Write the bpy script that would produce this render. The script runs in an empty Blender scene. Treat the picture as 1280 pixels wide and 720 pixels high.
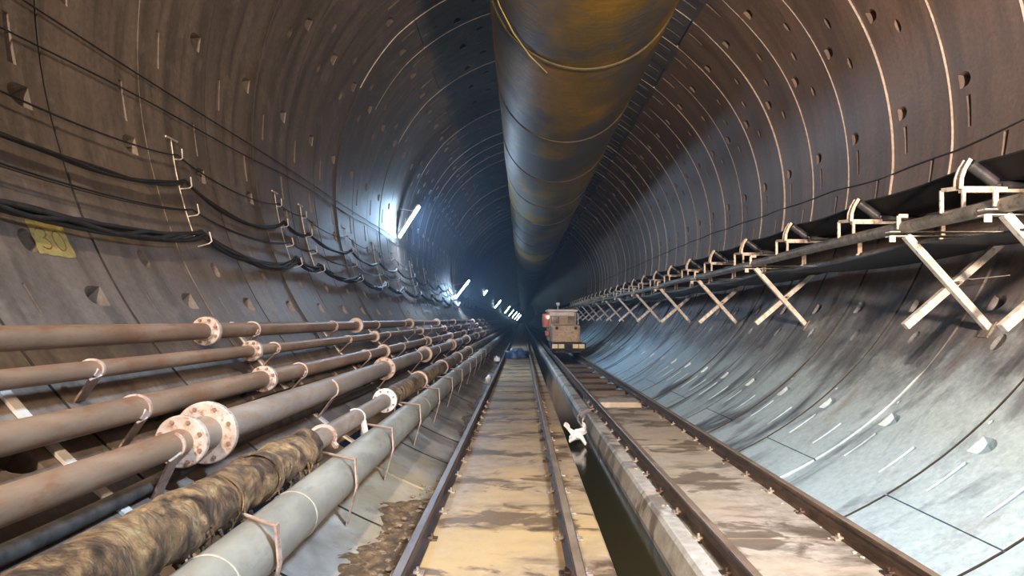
import bpy, bmesh, math, random
from mathutils import Vector, Matrix
random.seed(7)
sc = bpy.context.scene
COL = sc.collection
PI = math.pi
# ---------------------------------------------------------------- frame and tunnel numbers (origin = lens, lifted by H at the end)
F = 853.0; VX, VY = 652.0, 399.0
H = 1.42
XC, ZC, R = 0.576, 2.2, 4.0
W = 1.22; Y0 = 4.85
ORD = ['first','second','third','fourth','fifth','sixth','seventh','eighth','ninth','tenth','eleventh','twelfth','thirteenth','fourteenth','fifteenth','sixteenth','seventeenth','eighteenth','nineteenth','twentieth','twenty-first','twenty-second','twenty-third','twenty-fourth','twenty-fifth','twenty-sixth','twenty-seventh','twenty-eighth','twenty-ninth','thirtieth']

def cyl(phi, y, off=0.0):
    a = math.radians(phi)
    return Vector((XC + (R-off)*math.sin(a), y, ZC + (R-off)*math.cos(a)))
def wallpt(px, py, off=0.0):
    a = (px-VX)/F; b = (VY-py)/F; r = R-off
    A = a*a+b*b; B = -2*(a*XC+b*ZC); C = XC*XC+ZC*ZC-r*r
    y = (-B+math.sqrt(B*B-4*A*C))/2/A
    return Vector((a*y, y, b*y))

# ---------------------------------------------------------------- materials
MATS = {}
def nodes_of(name):
    m = bpy.data.materials.new(name); m.use_nodes = True
    nt = m.node_tree; nt.nodes.clear()
    out = nt.nodes.new('ShaderNodeOutputMaterial'); b = nt.nodes.new('ShaderNodeBsdfPrincipled')
    nt.links.new(b.outputs[0], out.inputs[0])
    return m, nt, b
def coords(nt, scale=(1,1,1), kind='Object'):
    tc = nt.nodes.new('ShaderNodeTexCoord'); mp = nt.nodes.new('ShaderNodeMapping')
    mp.inputs['Scale'].default_value = scale
    nt.links.new(tc.outputs[kind], mp.inputs[0]); return mp.outputs[0]
def noise(nt, vec, scale, detail=6, rough=.6, dist=0):
    n = nt.nodes.new('ShaderNodeTexNoise'); n.inputs['Scale'].default_value = scale
    n.inputs['Detail'].default_value = detail; n.inputs['Roughness'].default_value = rough
    n.inputs['Distortion'].default_value = dist
    nt.links.new(vec, n.inputs['Vector']); return n.outputs['Fac']
def ramp(nt, fac, stops):
    r = nt.nodes.new('ShaderNodeValToRGB'); e = r.color_ramp.elements
    while len(e) < len(stops): e.new(.5)
    for i, (p, c) in enumerate(stops):
        e[i].position = p
        e[i].color = (c, c, c, 1) if not isinstance(c, (tuple, list)) else (*c[:3], 1)
    nt.links.new(fac, r.inputs[0]); return r.outputs[0]
def mixc(nt, fac, a, b, mode='MIX'):
    m = nt.nodes.new('ShaderNodeMix'); m.data_type = 'RGBA'; m.blend_type = mode
    for sock, v in ((m.inputs[0], fac), (m.inputs[6], a), (m.inputs[7], b)):
        if isinstance(v, (int, float)): sock.default_value = v
        elif isinstance(v, tuple): sock.default_value = (*v[:3], 1)
        else: nt.links.new(v, sock)
    return m.outputs[2]
def bump(nt, b, h, strength, dist=.02):
    n = nt.nodes.new('ShaderNodeBump'); n.inputs['Strength'].default_value = strength
    n.inputs['Distance'].default_value = dist
    nt.links.new(h, n.inputs['Height']); nt.links.new(n.outputs[0], b.inputs['Normal'])
def rough_in(nt, b, fac, lo, hi):
    m = nt.nodes.new('ShaderNodeMapRange'); m.inputs[3].default_value = lo; m.inputs[4].default_value = hi
    nt.links.new(fac, m.inputs[0]); nt.links.new(m.outputs[0], b.inputs['Roughness'])

def simple(name, c1, c2, scale=6, lo=.45, hi=.8, metal=0.0, bs=.3, bd=.01, stretch=(1,1,1), c3=None, p=(.35,.65), spec=.5):
    m, nt, b = nodes_of(name)
    v = coords(nt, stretch); n = noise(nt, v, scale, 8, .65)
    col = ramp(nt, n, [(p[0], c1), (p[1], c2)])
    if c3:
        n2 = noise(nt, v, scale*3.1, 5, .7)
        col = mixc(nt, ramp(nt, n2, [(.52, 0.), (.66, 1.)]), col, c3)
    nt.links.new(col, b.inputs['Base Color'])
    b.inputs['Metallic'].default_value = metal
    b.inputs['Specular IOR Level'].default_value = spec
    rough_in(nt, b, n, lo, hi)
    bump(nt, b, noise(nt, v, scale*5, 6, .7), bs, bd)
    MATS[name] = m; return m

def concrete_wall(name, base, dark, light, patch, pscale=.8, wet=0.5, lo=.35, hi=.7, seed=0.0):
    m, nt, b = nodes_of(name)
    v = coords(nt, (1,1,1)); vs = coords(nt, (.22, 2.6, .22))
    big = noise(nt, v, .55+seed, 5, .6, .4); mid = noise(nt, v, 3.0, 8, .68); streak = noise(nt, vs, 1.6, 7, .65, .3)
    c = mixc(nt, ramp(nt, big, [(.38, 0.), (.62, 1.)]), base, patch)
    c = mixc(nt, ramp(nt, streak, [(.40, .75), (.58, 0.)]), c, dark)
    c = mixc(nt, ramp(nt, mid, [(.54, 0.), (.72, .5)]), c, light)
    fine = noise(nt, v, 22, 6, .7)
    c = mixc(nt, .35, c, ramp(nt, fine, [(.3, .25), (.7, .95)]), 'OVERLAY')
    nt.links.new(c, b.inputs['Base Color'])
    rough_in(nt, b, streak, lo, hi)
    b.inputs['Specular IOR Level'].default_value = wet
    hmix = mixc(nt, .5, ramp(nt, mid, [(0, 0.), (1, 1.)]), ramp(nt, fine, [(0, 0.), (1, 1.)]))
    bump(nt, b, hmix, .35, .02)
    MATS[name] = m; return m

M_left  = concrete_wall('lining_left',  (.165,.132,.108), (.072,.058,.050), (.25,.21,.18), (.125,.103,.088), seed=.05)
M_right = concrete_wall('lining_right', (.180,.150,.134), (.085,.070,.064), (.26,.225,.205), (.150,.132,.124), seed=.0)
M_ceil  = concrete_wall('lining_crown', (.120,.122,.132), (.055,.058,.066), (.20,.205,.215), (.100,.104,.115), seed=.1)
M_low   = concrete_wall('lining_low_right', (.27,.29,.32), (.13,.145,.165), (.52,.56,.60), (.33,.38,.43), lo=.22, hi=.6, wet=.6, seed=.2)

def invert_mat():
    m, nt, b = nodes_of('invert_concrete')
    v = coords(nt); n = noise(nt, v, 1.3, 7, .65, .5); n2 = noise(nt, v, 5, 8, .7); big = noise(nt, v, .6, 4, .5)
    c = ramp(nt, n, [(.26, (.07,.058,.045)), (.40, (.19,.17,.145)), (.56, (.32,.30,.27)), (.74, (.55,.54,.50))])
    c = mixc(nt, ramp(nt, big, [(.46, 0.), (.6, .55)]), c, (.40,.31,.17))
    c = mixc(nt, ramp(nt, n2, [(.54, 0.), (.72, .7)]), c, (.14,.12,.10))
    nt.links.new(c, b.inputs['Base Color']); rough_in(nt, b, n, .25, .7); bump(nt, b, n2, .5, .02)
    MATS['invert'] = m; return m
M_inv = invert_mat()

def slab_mat(name, ca, cb, cyel, cdark, pitch, yoff):
    m, nt, b = nodes_of(name)
    v = coords(nt); vx = coords(nt, (1.0, 2.0, 1.0))
    n = noise(nt, vx, .9, 7, .6, .2); n2 = noise(nt, v, 7, 8, .7); big = noise(nt, v, .8, 4, .5, .3); st = noise(nt, coords(nt, (1., 1.25, 1.)), 3.3, 7, .6, .5)
    c = ramp(nt, n2, [(.3, ca), (.65, cb)])
    c = mixc(nt, ramp(nt, big, [(.44, 0.), (.60, .8)]), c, cyel)
    # damp stains spread from the joints between slabs
    tc = nt.nodes.new('ShaderNodeTexCoord'); sp = nt.nodes.new('ShaderNodeSeparateXYZ'); nt.links.new(tc.outputs['Object'], sp.inputs[0])
    def mth(op, a, b2):
        q = nt.nodes.new('ShaderNodeMath'); q.operation = op
        for s_, v_ in ((q.inputs[0], a), (q.inputs[1], b2)):
            if isinstance(v_, (int, float)): s_.default_value = v_
            else: nt.links.new(v_, s_)
        return q.outputs[0]
    ph = mth('ABSOLUTE', mth('SUBTRACT', mth('FRACT', mth('DIVIDE', mth('SUBTRACT', sp.outputs['Y'], yoff-pitch*20), pitch), 0), .5), 0)
    near = mth('ADD', mth('MULTIPLY', mth('SUBTRACT', ph, .30), .55), st)
    c = mixc(nt, ramp(nt, near, [(.525, 0.), (.60, .85)]), c, cdark)
    c = mixc(nt, ramp(nt, n, [(.54, 0.), (.62, .65)]), c, tuple(x*.7 for x in cdark))
    nt.links.new(c, b.inputs['Base Color']); rough_in(nt, b, st, .7, .3); bump(nt, b, n2, .45, .012)
    MATS[name] = m; return m
M_slabL = slab_mat('track_slab_left', (.22,.155,.10), (.42,.32,.225), (.50,.35,.155), (.10,.06,.035), 1.2, -2.37)
M_slabR = slab_mat('track_slab_right', (.30,.265,.22), (.58,.53,.46), (.46,.38,.28), (.15,.115,.085), 1.62, 10.9)
M_curb  = slab_mat('curb_concrete', (.30,.28,.25), (.60,.58,.54), (.46,.40,.31), (.17,.14,.115), 2.46, 3.0)
M_rail  = simple('rail_steel', (.045,.035,.03), (.13,.10,.09), 5, .35, .6, .5, .3, .004, (1,.3,1), c3=(.19,.085,.04))
M_railr = simple('rail_rusty', (.055,.036,.026), (.17,.11,.075), 7, .4, .7, .4, .4, .004, (1,.3,1), c3=(.05,.032,.025))
M_head1 = simple('railhead_brown', (.26,.18,.125), (.46,.36,.28), 9, .3, .5, .5, .3, .003, (1,.3,1))
M_head2 = simple('railhead_worn', (.13,.11,.105), (.27,.245,.24), 6, .4, .6, .45, .2, .003, (1,.3,1))
M_clip  = simple('clip_dirty', (.16,.13,.10), (.44,.38,.31), 14, .5, .85, .2, .4, .004)
M_pipe1 = simple('pipe_brown', (.15,.090,.055), (.29,.195,.130), 3, .4, .6, .15, .3, .006, (1,.35,1), c3=(.20,.09,.045))
M_pipe2 = simple('pipe_grey_brown', (.17,.135,.105), (.31,.25,.20), 4, .45, .65, .1, .3, .006, (1,.35,1), c3=(.24,.15,.09))
M_pipe6 = simple('pipe_grey', (.20,.185,.15), (.34,.325,.27), 3, .45, .62, .05, .25, .006, (1,.4,1), c3=(.20,.19,.16))
def wrap_mat():
    m, nt, b = nodes_of('rust_wrap')
    v = coords(nt); n = noise(nt, v, 4.2, 8, .68, 1.2); n2 = noise(nt, coords(nt, (1,2.2,1)), 9, 8, .7, .8)
    c = ramp(nt, n, [(.34, (.012,.008,.006)), (.44, (.085,.05,.028)), (.54, (.27,.165,.075)), (.70, (.50,.37,.20))])
    c = mixc(nt, ramp(nt, n2, [(.50, 0.), (.64, .8)]), c, (.07,.045,.03))
    nt.links.new(c, b.inputs['Base Color']); rough_in(nt, b, n, .4, .75); bump(nt, b, n2, 1.0, .05)
    MATS['wrap'] = m; return m
M_wrap = wrap_mat()
M_flange = simple('flange_pale', (.36,.27,.215), (.56,.47,.40), 9, .4, .7, .2, .3, .004, c3=(.30,.15,.085))
M_clamp = simple('clamp_primer', (.36,.25,.20), (.55,.44,.38), 10, .4, .7, .2, .3, .004, c3=(.32,.16,.10))
M_bolt  = simple('bolt_rust', (.22,.11,.07), (.36,.20,.13), 20, .5, .7, .4)
M_beige = simple('weld_beige', (.30,.27,.21), (.44,.40,.32), 8, .5, .7, .1)
M_bar   = simple('bar_pale', (.50,.46,.42), (.68,.64,.60), 8, .45, .7, .2)
M_black = simple('cable_rubber', (.010,.009,.009), (.028,.026,.026), 12, .45, .75, 0, .4, .01)
M_dust  = simple('hose_dusty', (.028,.025,.023), (.075,.068,.062), 8, .7, .95, spec=.2)
M_hook  = simple('hook_steel', (.50,.44,.38), (.72,.66,.60), 10, .35, .6, .4)
M_belt  = simple('belt_rubber', (.008,.008,.009), (.02,.02,.022), 4, .5, .8, 0, .2, .01, spec=.25)
M_beltlow = simple('return_belt', (.010,.011,.013), (.026,.028,.034), 2, .45, .7, 0, .3, .02)
M_white = simple('support_white', (.42,.40,.37), (.74,.71,.66), 7, .4, .65, .1, .3, .006, c3=(.36,.29,.22))
M_tube  = simple('stringer_tube', (.12,.11,.095), (.30,.28,.24), 6, .4, .7, .3, .4, .006, c3=(.10,.06,.04))
M_roller = simple('roller_dark', (.05,.052,.058), (.13,.135,.15), 8, .2, .4, .6)
M_idler = simple('idler_cream', (.58,.48,.38), (.80,.72,.62), 9, .4, .6, .1, .3, .004, c3=(.40,.24,.14))
def duct_mat():
    m, nt, b = nodes_of('duct_fabric')
    v = coords(nt, (1,.55,1)); n = noise(nt, v, .75, 5, .55, .5); n2 = noise(nt, coords(nt, (1,1.8,1)), 4, 8, .65, .4)
    c = ramp(nt, n, [(.44, (.060,.054,.045)), (.50, (.12,.078,.012)), (.59, (.22,.125,.006)), (.70, (.10,.058,.006))])
    c = mixc(nt, ramp(nt, n2, [(.46, .0), (.68, .55)]), c, (.10,.085,.06))
    nt.links.new(c, b.inputs['Base Color']); rough_in(nt, b, n2, .5, .7); bump(nt, b, n2, .35, .05)
    b.inputs['Specular IOR Level'].default_value = .35; b.inputs['Coat Roughness'].default_value = .3
    MATS['duct'] = m; return m
M_duct = duct_mat()
M_band  = simple('duct_band', (.045,.035,.015), (.10,.075,.03), 6, .4, .6)
M_water, _nt, _b = nodes_of('channel_water')
_b.inputs['Base Color'].default_value = (.020,.018,.008,1); _b.inputs['Roughness'].default_value = .12
bump(_nt, _b, noise(_nt, coords(_nt), 5, 3, .5), .06, .01)
M_wet   = simple('wet_bed', (.018,.018,.022), (.06,.06,.07), 2.5, .08, .4, 0, .6, .03, c3=(.11,.10,.09))
M_wood  = simple('sleeper_wood', (.035,.028,.022), (.13,.105,.085), 5, .5, .8, 0, .5, .01, (.4,3,1))
M_mud   = simple('mud', (.055,.035,.02), (.20,.125,.065), 6, .45, .9, 0, .9, .03, c3=(.30,.21,.12))
M_stone = simple('stone', (.11,.07,.04), (.30,.21,.14), 10, .5, .9)
M_cloth = simple('white_plastic', (.60,.60,.58), (.80,.80,.79), 8, .35, .6)
M_yel   = simple('paint_yellow', (.26,.21,.07), (.40,.32,.09), 9, .5, .8, c3=(.17,.145,.10))
M_red   = simple('paint_red', (.19,.06,.02), (.27,.09,.03), 12, .5, .8)
M_gro   = simple('joint_mortar', (.30,.26,.23), (.50,.45,.41), 14, .6, .85)
M_loco  = simple('loco_paint', (.36,.24,.14), (.50,.36,.23), 4, .4, .7, .1, c3=(.20,.12,.07))
M_locor = simple('loco_red', (.42,.09,.06), (.58,.16,.11), 6, .35, .6)
M_locow = simple('loco_pale', (.66,.55,.50), (.82,.72,.68), 5, .4, .6)
M_locoy = simple('loco_bumper', (.80,.58,.28), (.92,.76,.46), 9, .4, .6)
M_dark  = simple('dark_iron', (.012,.011,.011), (.035,.03,.03), 8, .4, .7, .4)
M_glass, _nt, _b = nodes_of('cab_glass'); _b.inputs['Base Color'].default_value = (.02,.02,.025,1); _b.inputs['Roughness'].default_value = .08
M_blue  = simple('blue_tarp', (.02,.05,.12), (.06,.12,.24), 7, .3, .6)
M_fix   = simple('lamp_housing', (.5,.5,.52), (.7,.7,.72), 8, .4, .6)
def emis(name, col, s):
    m, nt, b = nodes_of(name); b.inputs['Base Color'].default_value = (.9,.9,.9,1)
    b.inputs['Emission Color'].default_value = (*col, 1); b.inputs['Emission Strength'].default_value = s
    n = noise(nt, coords(nt), 3, 2); rough_in(nt, b, n, .3, .4); return m
M_lamp = emis('lamp_tube_light', (.46,.70,1.0), 230)
M_filltube = emis('fill_tube_shaded', (.6,.78,1.0), 2)
M_lampfar = emis('lamp_tube_far', (.5,.82,1.0), 22)
M_head = emis('headlamp_glow', (1.0,.75,.45), 6)

# ---------------------------------------------------------------- object helpers
def link_mesh(name, verts, faces, mat, parent=None, smooth=False):
    me = bpy.data.meshes.new(name); me.from_pydata([tuple(v) for v in verts], [], faces); me.update()
    mats = mat if isinstance(mat, (list, tuple)) else [mat]
    for q in mats: me.materials.append(q)
    if smooth: me.polygons.foreach_set('use_smooth', [True]*len(me.polygons))
    o = bpy.data.objects.new(name, me); COL.objects.link(o)
    if parent: o.parent = parent
    return o
def tag(o, label=None, cat=None, group=None, kind=None):
    if label: o['label'] = label
    if cat: o['category'] = cat
    if group: o['group'] = group
    if kind: o['kind'] = kind
    return o
def empty(name, loc, label=None, cat=None, group=None):
    o = bpy.data.objects.new(name, None); COL.objects.link(o); o.location = loc; o.empty_display_size = .1
    return tag(o, label, cat, group)
class MB:
    def __init__(s): s.v = []; s.f = []; s.sm = []; s.mi = []; s.cur = 0
    def add(s, vs, fs, smooth=False):
        b = len(s.v); s.v += [Vector(v) for v in vs]
        for f in fs: s.f.append(tuple(b+i for i in f)); s.sm.append(smooth); s.mi.append(s.cur)
    def box(s, c, d, rot=None, bev=0.0):
        bm = bmesh.new(); bmesh.ops.create_cube(bm, size=1.0)
        for v in bm.verts: v.co = Vector((v.co.x*d[0], v.co.y*d[1], v.co.z*d[2]))
        if bev > 0: bmesh.ops.bevel(bm, geom=bm.edges[:]+bm.verts[:], offset=bev, segments=2, affect='EDGES', profile=.5)
        M = Matrix.Translation(c) @ (rot.to_4x4() if rot else Matrix.Identity(4))
        bm.transform(M); bm.verts.index_update()
        s.add([v.co.copy() for v in bm.verts], [tuple(v.index for v in f.verts) for f in bm.faces]); bm.free()
    def bar(s, a, b, w, h, up=Vector((0,0,1)), bev=0.0):
        a = Vector(a); b = Vector(b); d = b-a; L = d.length; z = d.normalized()
        x = up.cross(z)
        if x.length < 1e-4: x = Vector((1,0,0)).cross(z)
        x.normalize(); y = z.cross(x)
        rot = Matrix((x, y, z)).transposed()
        s.box((a+b)/2, (w, h, L), rot, bev)
    def tube(s, pts, rad, seg=12, caps=True, smooth=True):
        pts = [Vector(p) for p in pts]; n = len(pts)
        rs = rad if isinstance(rad, (list, tuple)) else [rad]*n
        t0 = (pts[1]-pts[0]).normalized(); up = Vector((0,0,1))
        if abs(t0.dot(up)) > .9: up = Vector((1,0,0))
        x = up.cross(t0).normalized(); vs = []
        for i, p in enumerate(pts):
            t = (pts[min(i+1, n-1)]-pts[max(i-1, 0)]).normalized()
            x = (x - t*x.dot(t)).normalized(); y = t.cross(x)
            for k in range(seg):
                a = 2*PI*k/seg; vs.append(p+(x*math.cos(a)+y*math.sin(a))*rs[i])
        fs = [(i*seg+k, i*seg+(k+1) % seg, (i+1)*seg+(k+1) % seg, (i+1)*seg+k) for i in range(n-1) for k in range(seg)]
        s.add(vs, fs, smooth)
        if caps: s.add(vs[:seg], [tuple(reversed(range(seg)))]); s.add(vs[-seg:], [tuple(range(seg))])
    def lathe_y(s, c, prof, seg=28, smooth=False):
        # profile [(dy, radius)] around the Y axis through c
        c = Vector(c); vs = []
        for dy, r in prof:
            for k in range(seg):
                a = 2*PI*k/seg; vs.append(c+Vector((math.cos(a)*r, dy, math.sin(a)*r)))
        n = len(prof)
        s.add(vs, [(i*seg+k, i*seg+(k+1) % seg, (i+1)*seg+(k+1) % seg, (i+1)*seg+k) for i in range(n-1) for k in range(seg)], smooth)
    def prism_y(s, prof, y0, y1, dx=0, dz=0):
        n = len(prof); vs = [(x+dx, y0, z+dz) for x, z in prof]+[(x+dx, y1, z+dz) for x, z in prof]
        s.add(vs, [(i, (i+1) % n, n+(i+1) % n, n+i) for i in range(n)]+[tuple(reversed(range(n))), tuple(range(n, 2*n))])
    def build(s, name, mat, parent=None, origin=None):
        if origin is not None: vs = [v-Vector(origin) for v in s.v]
        else: vs = s.v
        me = bpy.data.meshes.new(name); me.from_pydata([tuple(v) for v in vs], [], s.f); me.update()
        for q in (mat if isinstance(mat, (list, tuple)) else [mat]): me.materials.append(q)
        me.polygons.foreach_set('use_smooth', s.sm); me.polygons.foreach_set('material_index', s.mi)
        bm = bmesh.new(); bm.from_mesh(me); bmesh.ops.recalc_face_normals(bm, faces=bm.faces[:]); bm.to_mesh(me); bm.free()
        o = bpy.data.objects.new(name, me); COL.objects.link(o)
        if parent: o.parent = parent
        if origin is not None: o.location = Vector(origin)
        return o

# ---------------------------------------------------------------- tunnel lining: rings of segments with bolt pockets
POCKETS = [  # phi, t (0..1 in the ring), kind
 (-85.4,.25,'slot'),(-94.7,.78,'slot'),(-100.,.79,'pocket'),(-80.4,.80,'pocket'),(-66.3,.45,'oval'),(-61.8,.77,'pocket'),
 (-57.6,.38,'oval'),(-44.7,.54,'pocket'),(-41.5,.25,'slot'),(-35.2,.62,'slot'),(-115.4,.47,'hole'),(-121.3,.28,'tick'),(-120.7,.78,'pocket'),
 (-135.,.55,'pocket'),(-27.,.8,'pocket'),(-21.,.4,'oval'),(-8.,.8,'pocket'),(8.,.8,'pocket'),(21.,.4,'oval'),(27.,.8,'pocket'),
 (34.6,.25,'slot'),(35.4,.65,'slot'),(41.5,.35,'slot'),(48.9,.80,'pocket'),(57.5,.30,'oval'),(63.2,.55,'oval'),(67.8,.82,'pocket'),(72.3,.50,'oval'),
 (86.1,.80,'pocket'),(91.0,.77,'slot'),(98.6,.29,'slot'),(104.5,.7,'pocket'),(126.6,.47,'hole'),(121.,.75,'pocket'),(140.,.82,'pocket'),
 (137.,.95,'dot'),(145.,.30,'slotlow'),(144.8,.80,'slotlow')]
SHIFT = [(-214,.05),(-105,.02),(-84,-.08),(-60,-.22),(-45,-.27),(0,0),(45,.29),(52,.28),(79,.13),(95,.04),(150,0),(216,0)]
def ypos(phi, n, t):
    """depth of a point of ring n: the rings fan slightly, wider on the left wall than on the right"""
    for (a, u), (b, v) in zip(SHIFT[:-1], SHIFT[1:]):
        if a <= phi <= b: sh = u+(v-u)*(phi-a)/(b-a); break
    else: sh = 0
    k = max(-4., min(9., n+t/W))
    return Y0+n*W+t-.07*math.sin(math.radians(phi))*k+sh*W
SZ = {'slot':(.085,.36),'slotlow':(.055,.36),'pocket':(.23,.17),'oval':(.12,.18),'hole':(.15,.18),'tick':(.025,.22),'dot':(.05,.05)}   # along y, round the ring
DEG = 180/PI/R
def ring_template(p0, p1, full, gapd=True, g=.010):
    """faces for one ring between angles p0..p1; returns list of (loop of (phi,t,depth), smooth)"""
    ps = [q for q in POCKETS if p0+1 < q[0] < p1-1] if full else []
    rects = []
    for phi, t, k in ps:
        wy, wc = SZ[k]; y = t*W; y = min(max(y, wy/2+.03), W-wy/2-.03); dp = wc/2*DEG
        rects.append((phi-dp, phi+dp, y-wy/2, y+wy/2, k))
    st = 2.0 if full else 4.0
    n = max(2, int((p1-p0)/st)); A = [p0+(p1-p0)*i/n for i in range(n+1)]
    T = [g, W-.001]
    for r in rects:
        A += [r[0], r[1]]; T += [r[2], r[3]]
    def uniq(L, e):
        L = sorted(L); o = [L[0]]
        for x in L[1:]:
            if x-o[-1] > e: o.append(x)
        return o
    keyA = {round(x, 5) for r in rects for x in r[:2]}
    A = sorted(set(round(x, 5) for x in A)); T = sorted(set(round(x, 5) for x in T))
    out = []
    for i in range(len(A)-1):
        am = (A[i]+A[i+1])/2
        # merge along t the cells no pocket touches
        col = [r for r in rects if r[0]-1e-4 < am < r[1]+1e-4]
        segs = []
        if not col: segs = [(T[0], T[-1])]
        else:
            cur = T[0]
            for r in sorted(col, key=lambda r: r[2]):
                segs.append((cur, r[2])); cur = r[3]
            segs.append((cur, T[-1]))
        for a, b in segs:
            if b-a > 1e-4: out.append(([(A[i],a,0),(A[i],b,0),(A[i+1],b,0),(A[i+1],a,0)], True))
    for a0, a1, t0, t1, k in rects:
        ca, ct = (a0+a1)/2, (t0+t1)/2; ha, ht = (a1-a0)/2, (t1-t0)/2
        N = 16; rim = []; rect = []; bot = []
        for j in range(N):
            th = 2*PI*j/N; cx, sx = math.cos(th), math.sin(th)
            m = max(abs(cx), abs(sx)); rx, ry = cx/m, sx/m        # rectangle point (t dir, phi dir)
            rect.append((ca+ha*ry, ct+ht*rx, 0))
            if k in ('hole', 'dot', 'oval'):
                u, w = cx*.92, sx*.92; dep = {'hole':.13,'dot':.04,'oval':.10}[k]; bu, bw = u*.85, w*.85; d = dep
            elif k == 'pocket':   # D shape: round towards the near side, straight towards the far joint, floor slopes down to the far wall
                u = cx*.95 if cx < 0 else min(rx*.95, .8); w = sx*.95 if cx < 0 else ry*.92
                bu, bw = u*.88, w*.55; d = .008+.135*(bu+1)/2
            else:
                u = rx*.9; w = ry*.93; u = u*(1-.35*(w+1)/2); bu, bw = u*.75+.1, w*.92; d = (.012+.055*(bu+1)/2) if k[:4] == 'slot' else .02
            rim.append((ca+ha*w, ct+ht*u, 0)); bot.append((ca+ha*bw, ct+ht*bu, d))
        for j in range(N):
            q = (j+1) % N
            out.append(([rect[j], rect[q], rim[q], rim[j]], True))
            out.append(([rim[j], rim[q], bot[q], bot[j]], False))
        out.append((bot[:], False))
    # joint at the near end and both long ends
    D = .032
    for i in range(len(A)-1):
        out.append(([(A[i],0,D),(A[i],g,D),(A[i+1],g,D),(A[i+1],0,D)], 'j'))
        out.append(([(A[i],g,D),(A[i],g,0),(A[i+1],g,0),(A[i+1],g,D)], 'lip'))
        out.append(([(A[i],W,D),(A[i+1],W,D),(A[i+1],W-.001,0),(A[i],W-.001,0)], False))
    for a in (A[0], A[-1]):
        out.append(([(a,0,D),(a,0,0),(a,W,0),(a,W,D)], False))
    ga = .16; dd = D if gapd else .0005
    out.append(([(A[-1],0,dd),(A[-1]+ga,0,dd),(A[-1]+ga,W,dd),(A[-1],W,dd)], 'j' if gapd else False))
    return out
def saw(phi, n, rnd):
    if phi > 40 and phi < 132: k = math.sin((phi-40)/92*PI)**.5; return .030*k*(.25+.75*rnd)
    if phi < -45: return .006*rnd if n % 3 else .016*rnd
    return .016*rnd
def lining(name, p0, p1, mats, label, jit=0.0, oddgap=False):
    verts = []; faces = []; smooth = []; mi = []; index = {}
    cache = {}
    n0 = int((-15-Y0)/W); n1 = int((240-Y0)/W)
    for n in range(n0, n1):
        y = Y0+n*W; full = -3 <= n <= 26
        par = n % 2
        a0 = p0+(jit if par else -jit) if p0 > -150 else p0; a1 = p1+(jit if par else -jit)
        wide = n == 0 or n == -1
        key = (full, par, wide)
        if key not in cache: cache[key] = ring_template(a0, a1-.16, full, par == 1 or not oddgap, .022 if wide else .009)
        rnd = random.Random(n*17+3).random()
        for loop, sm in cache[key]:
            idx = []
            for phi, t, d in loop:
                rr = R+d-saw(phi, n, rnd)*(1-t/W) if d == 0 or sm == False else R+d
                a = math.radians(phi); p = (XC+rr*math.sin(a), ypos(phi, n, t), ZC+rr*math.cos(a))
                if sm is True:
                    kk = (n, round(phi, 4), round(t, 4))
                    if kk not in index: index[kk] = len(verts); verts.append(p)
                    idx.append(index[kk])
                else: idx.append(len(verts)); verts.append(p)
            faces.append(idx); smooth.append(sm is True)
            pm = sum(q[0] for q in loop)/len(loop)
            k = 0
            if sm == 'j': k = len(mats)-2
            if sm == 'lip':
                k = len(mats)-2
                if (pm > 40 and pm < 106) or (-60 <= pm <= 40 and rnd > .4): k = len(mats)-1
                elif n == 1: k = 0
            mi.append(k)
    me = bpy.data.meshes.new(name); me.from_pydata(verts, [], faces); me.update()
    for q in mats: me.materials.append(q)
    me.polygons.foreach_set('use_smooth', smooth); me.polygons.foreach_set('material_index', mi)
    o = bpy.data.objects.new(name, me); COL.objects.link(o); o['kind'] = 'structure'; o['label'] = label
    return o
M_joint = simple('joint_dark', (.014,.012,.011), (.035,.030,.028), 9, .6, .9)
lining('wall_left', -147, -37.5, [M_left, M_joint, M_gro], 'grey-brown curved concrete segment wall on the left with bolt pockets', .8)
lining('ceiling', -37.5, 38.5, [M_ceil, M_joint, M_gro], 'dark grey concrete segment crown of the tunnel', .8)
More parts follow.
